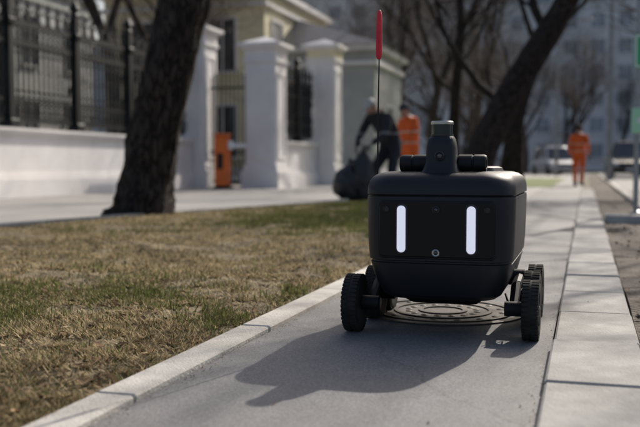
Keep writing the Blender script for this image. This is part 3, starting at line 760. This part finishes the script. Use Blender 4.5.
for s in (-1,1):
    plate('light_bezel',s*.119,.382,.021,.087,.019,F-.010,F,M_bez)
    plate('led_bar',s*.119,.382,.0148,.080,.0138,F-.016,F,M_light,.004)
    mb=MB(); mb.lathe([(.010,0),(.010,-.006),(.008,-.008),(.0075,-.004),(.0005,-.004)],(s*.172,F-.007,.449),'Y',18); mb.obj('ultrasonic_sensor',M_bez,parent=R,angle=30)
for z,r in ((.449,.013),(.302,.013)):
    mb=MB(); mb.lathe([(r,0),(r,-.006),(r*.8,-.008),(r*.75,-.004),(r*.5,-.003)],(0,F-.007,z),'Y',24,0); mb.sphere((0,F-.010,z),(r*.6,.004,r*.6),14,8,1); mb.obj('camera_lens',[M_bez if z>.4 else M_chr,M_lens],parent=R,angle=30)
mb=MB(); MY=-.245
loft(mb,[(.56,.078,.075,.03),(.585,.062,.06,.03),(.61,.053,.052,.028),(.66,.051,.05,.028),(.69,.046,.046,.028),(.70,.040,.040,.028)],(0,MY,0),seg=7)
mb.obj('sensor_mast',M_body,parent=R,angle=28)
mb=MB(); mb.lathe([(.001,.698),(.036,.698),(.039,.702),(.039,.708)],(0,MY,0),'Z',36,0); mb.lathe([(.037,.708),(.037,.742)],(0,MY,0),'Z',36,1); mb.lathe([(.0395,.742),(.0395,.750),(.036,.754),(.001,.755)],(0,MY,0),'Z',36,2)
mb.obj('lidar',[M_bez,mat('lidar_window',(.015,.025,.028),.15,spec=.6),M_chr],parent=R,angle=30)
mb=MB(); mb.lathe([(.017,0),(.017,-.009),(.014,-.012),(.012,-.006),(.009,-.005)],(0,MY-.049,.632),'Y',24,0); mb.sphere((0,MY-.055,.632),(.01,.004,.01),14,8,1); mb.obj('mast_camera',[M_bez,M_lens],parent=R,angle=30)
for s in (-1,1):
    mb=MB(); mb.lathe([(.001,0),(.026,0),(.031,.005),(.031,.05),(.028,.052),(.028,.056),(.031,.058),(.031,.092),(.027,.1),(.018,.1),(.016,.094),(.001,.094)],(0,0,0),'X',28)
    o=mb.obj('side_pod',M_low,parent=R,angle=30); o.location=(s*.052,MY+.03,.606); o.scale=(s,1,1)
    mb=MB(); mb.tube([(s*.10,MY+.03,.58),(s*.10,MY+.03,.56)],[.02,.026],10); mb.obj('pod_foot',M_low,parent=R)
mb=MB(); fx,fy=-.249,-.17
mb.lathe([(.012,0),(.012,.03),(.006,.035)],(fx+.0,fy,.52),'Z',14,0)
mb.tube([(fx,fy,.54),(fx+.002,fy,.80),(fx+.008,fy,1.16)],[.003,.0028,.002],8,0)
mb.obj('flag_pole',M_low,parent=R,angle=30)
mb=MB(); pts=[(fx+.004+.002*t,fy,.985+.178*t) for t in [0,.03,.1,.3,.5,.7,.88,.96,1]]; mb.tube(pts,[.006,.010,.013,.0135,.013,.012,.011,.008,.003],10,flat=(1,.55)); 
mb.obj('pennant',M_redf,smooth=True,parent=R)
def wheel(x,y):
    mb=MB(); s=1 if x>0 else -1; q0=.72
    mb.lathe([(a,b2*q0) for a,b2 in [(.062,-.034),(.07,-.038),(.09,-.040),(.098,-.034),(.101,-.024),(.1025,0),(.101,.024),(.098,.034),(.09,.040),(.07,.038),(.062,.034)]],(0,0,0),'X',48,0)
    for a in range(40):
        an=2*math.pi*a/40
        for (x0,x1,da) in ((-.027,-.004,0),(.004,.027,.08)):
            an2=an+da; c,q=math.cos(an2),math.sin(an2); t=.0055; vs=[]
            for rr_ in (.098,.1040):
                tt=t if rr_<.1 else t*.8
                for xx in (x0,x1):
                    for k in (-1,1): vs.append((xx,rr_*c-k*tt*q,rr_*q+k*tt*c))
            mb.add(vs,[(0,1,3,2),(4,6,7,5),(0,4,5,1),(2,3,7,6),(0,2,6,4),(1,5,7,3)],0)
    pr=[(.062,.024),(.058,.016),(.05,.013),(.03,.016),(.022,.026),(.001,.028)]
    mb.lathe([(a,s*b2) for a,b2 in pr],(0,0,0),'X',32,1)
    mb.lathe([(.062,-s*.024),(.05,-s*.016),(.001,-s*.016)],(0,0,0),'X',24,1)
    for a in range(5):
        an=a*1.2566; mb.tube([(s*.02,.022*math.cos(an),.022*math.sin(an)),(s*.021,.058*math.cos(an),.058*math.sin(an))],[.008,.007],6,1)
    o=mb.obj('wheel',[M_tyre,M_low],parent=R,angle=35); o.location=(x,y,.1035)
ys=(-.25,.03,.25)
for s in (-1,1):
    for y in ys: wheel(s*(.312 if y<-.1 else .300),y)
    mb=MB(); X=s*.252
    def bar(p,q,a,b2): mb.tube([p,q],[a,b2],8,flat=(1,.7))
    bar((X,-.25,.105),(X,-.13,.17),.02,.022); bar((X,-.13,.17),(X,.0,.185),.022,.024); bar((X,0,.185),(X,.14,.15),.024,.02)
    bar((X,.14,.15),(X,.03,.105),.02,.018); bar((X,.14,.15),(X,.25,.105),.02,.018)
    for y in ys: mb.lathe([(.001,-.03),(.026,-.03),(.026,.03),(.020,.034),(.001,.034)],(X,y,.1045),'X',20)
    mb.lathe([(.001,-.05),(.03,-.05),(.03,.02),(.001,.02)] if s>0 else [(.001,-.02),(.03,-.02),(.03,.05),(.001,.05)],(X,0,.185),'X',20)
    mb.obj('rocker_arm',M_low,parent=R,angle=35)
mb=MB(); loft(mb,[(.105,.12,.2,.03),(.13,.15,.24,.03)],seg=4); mb.obj('underbody',M_low,parent=R,angle=30)
mb=MB(); mb.tube([(.22,-.2,.15),(.235,-.22,.11),(.25,-.2,.075),(.262,-.235,.1)],[.004]*4,6); mb.obj('cable',M_blk,smooth=True,parent=R)

# ------------------------------------------------------------ light, sky, camera
el=math.radians(35); az=math.radians(16)
sd=Vector((math.sin(az)*math.cos(el),math.cos(az)*math.cos(el),math.sin(el)))
sun=bpy.data.lights.new('sun','SUN'); sun.energy=5.0; sun.angle=math.radians(.5); sun.color=(1,.93,.83)
so=bpy.data.objects.new('sun',sun); so.rotation_euler=sd.to_track_quat('Z','Y').to_euler(); COL.objects.link(so)
W=bpy.data.worlds.new('World'); S.world=W; W.use_nodes=True
N=W.node_tree.nodes; L=W.node_tree.links
sk=N.new('ShaderNodeTexSky'); sk.sky_type='NISHITA'; sk.sun_disc=False; sk.sun_elevation=el; sk.sun_rotation=az; sk.dust_density=5.0; sk.air_density=1.0
bg=N['Background']; bg.inputs['Strength'].default_value=.15; L.new(sk.outputs[0],bg.inputs[0])
cd=bpy.data.cameras.new('camera'); cam=bpy.data.objects.new('camera',cd); COL.objects.link(cam)
cam.location=(0,0,.6); cam.rotation_euler=(math.radians(90-3.11),0,math.radians(16.65))
cd.lens=50; cd.sensor_width=36; cd.clip_end=2000; cd.clip_start=.05
cd.dof.use_dof=True; cd.dof.focus_distance=3.1; cd.dof.aperture_fstop=2.2
S.camera=cam
S.view_settings.view_transform='Standard'; S.view_settings.look='None'; S.view_settings.exposure=0
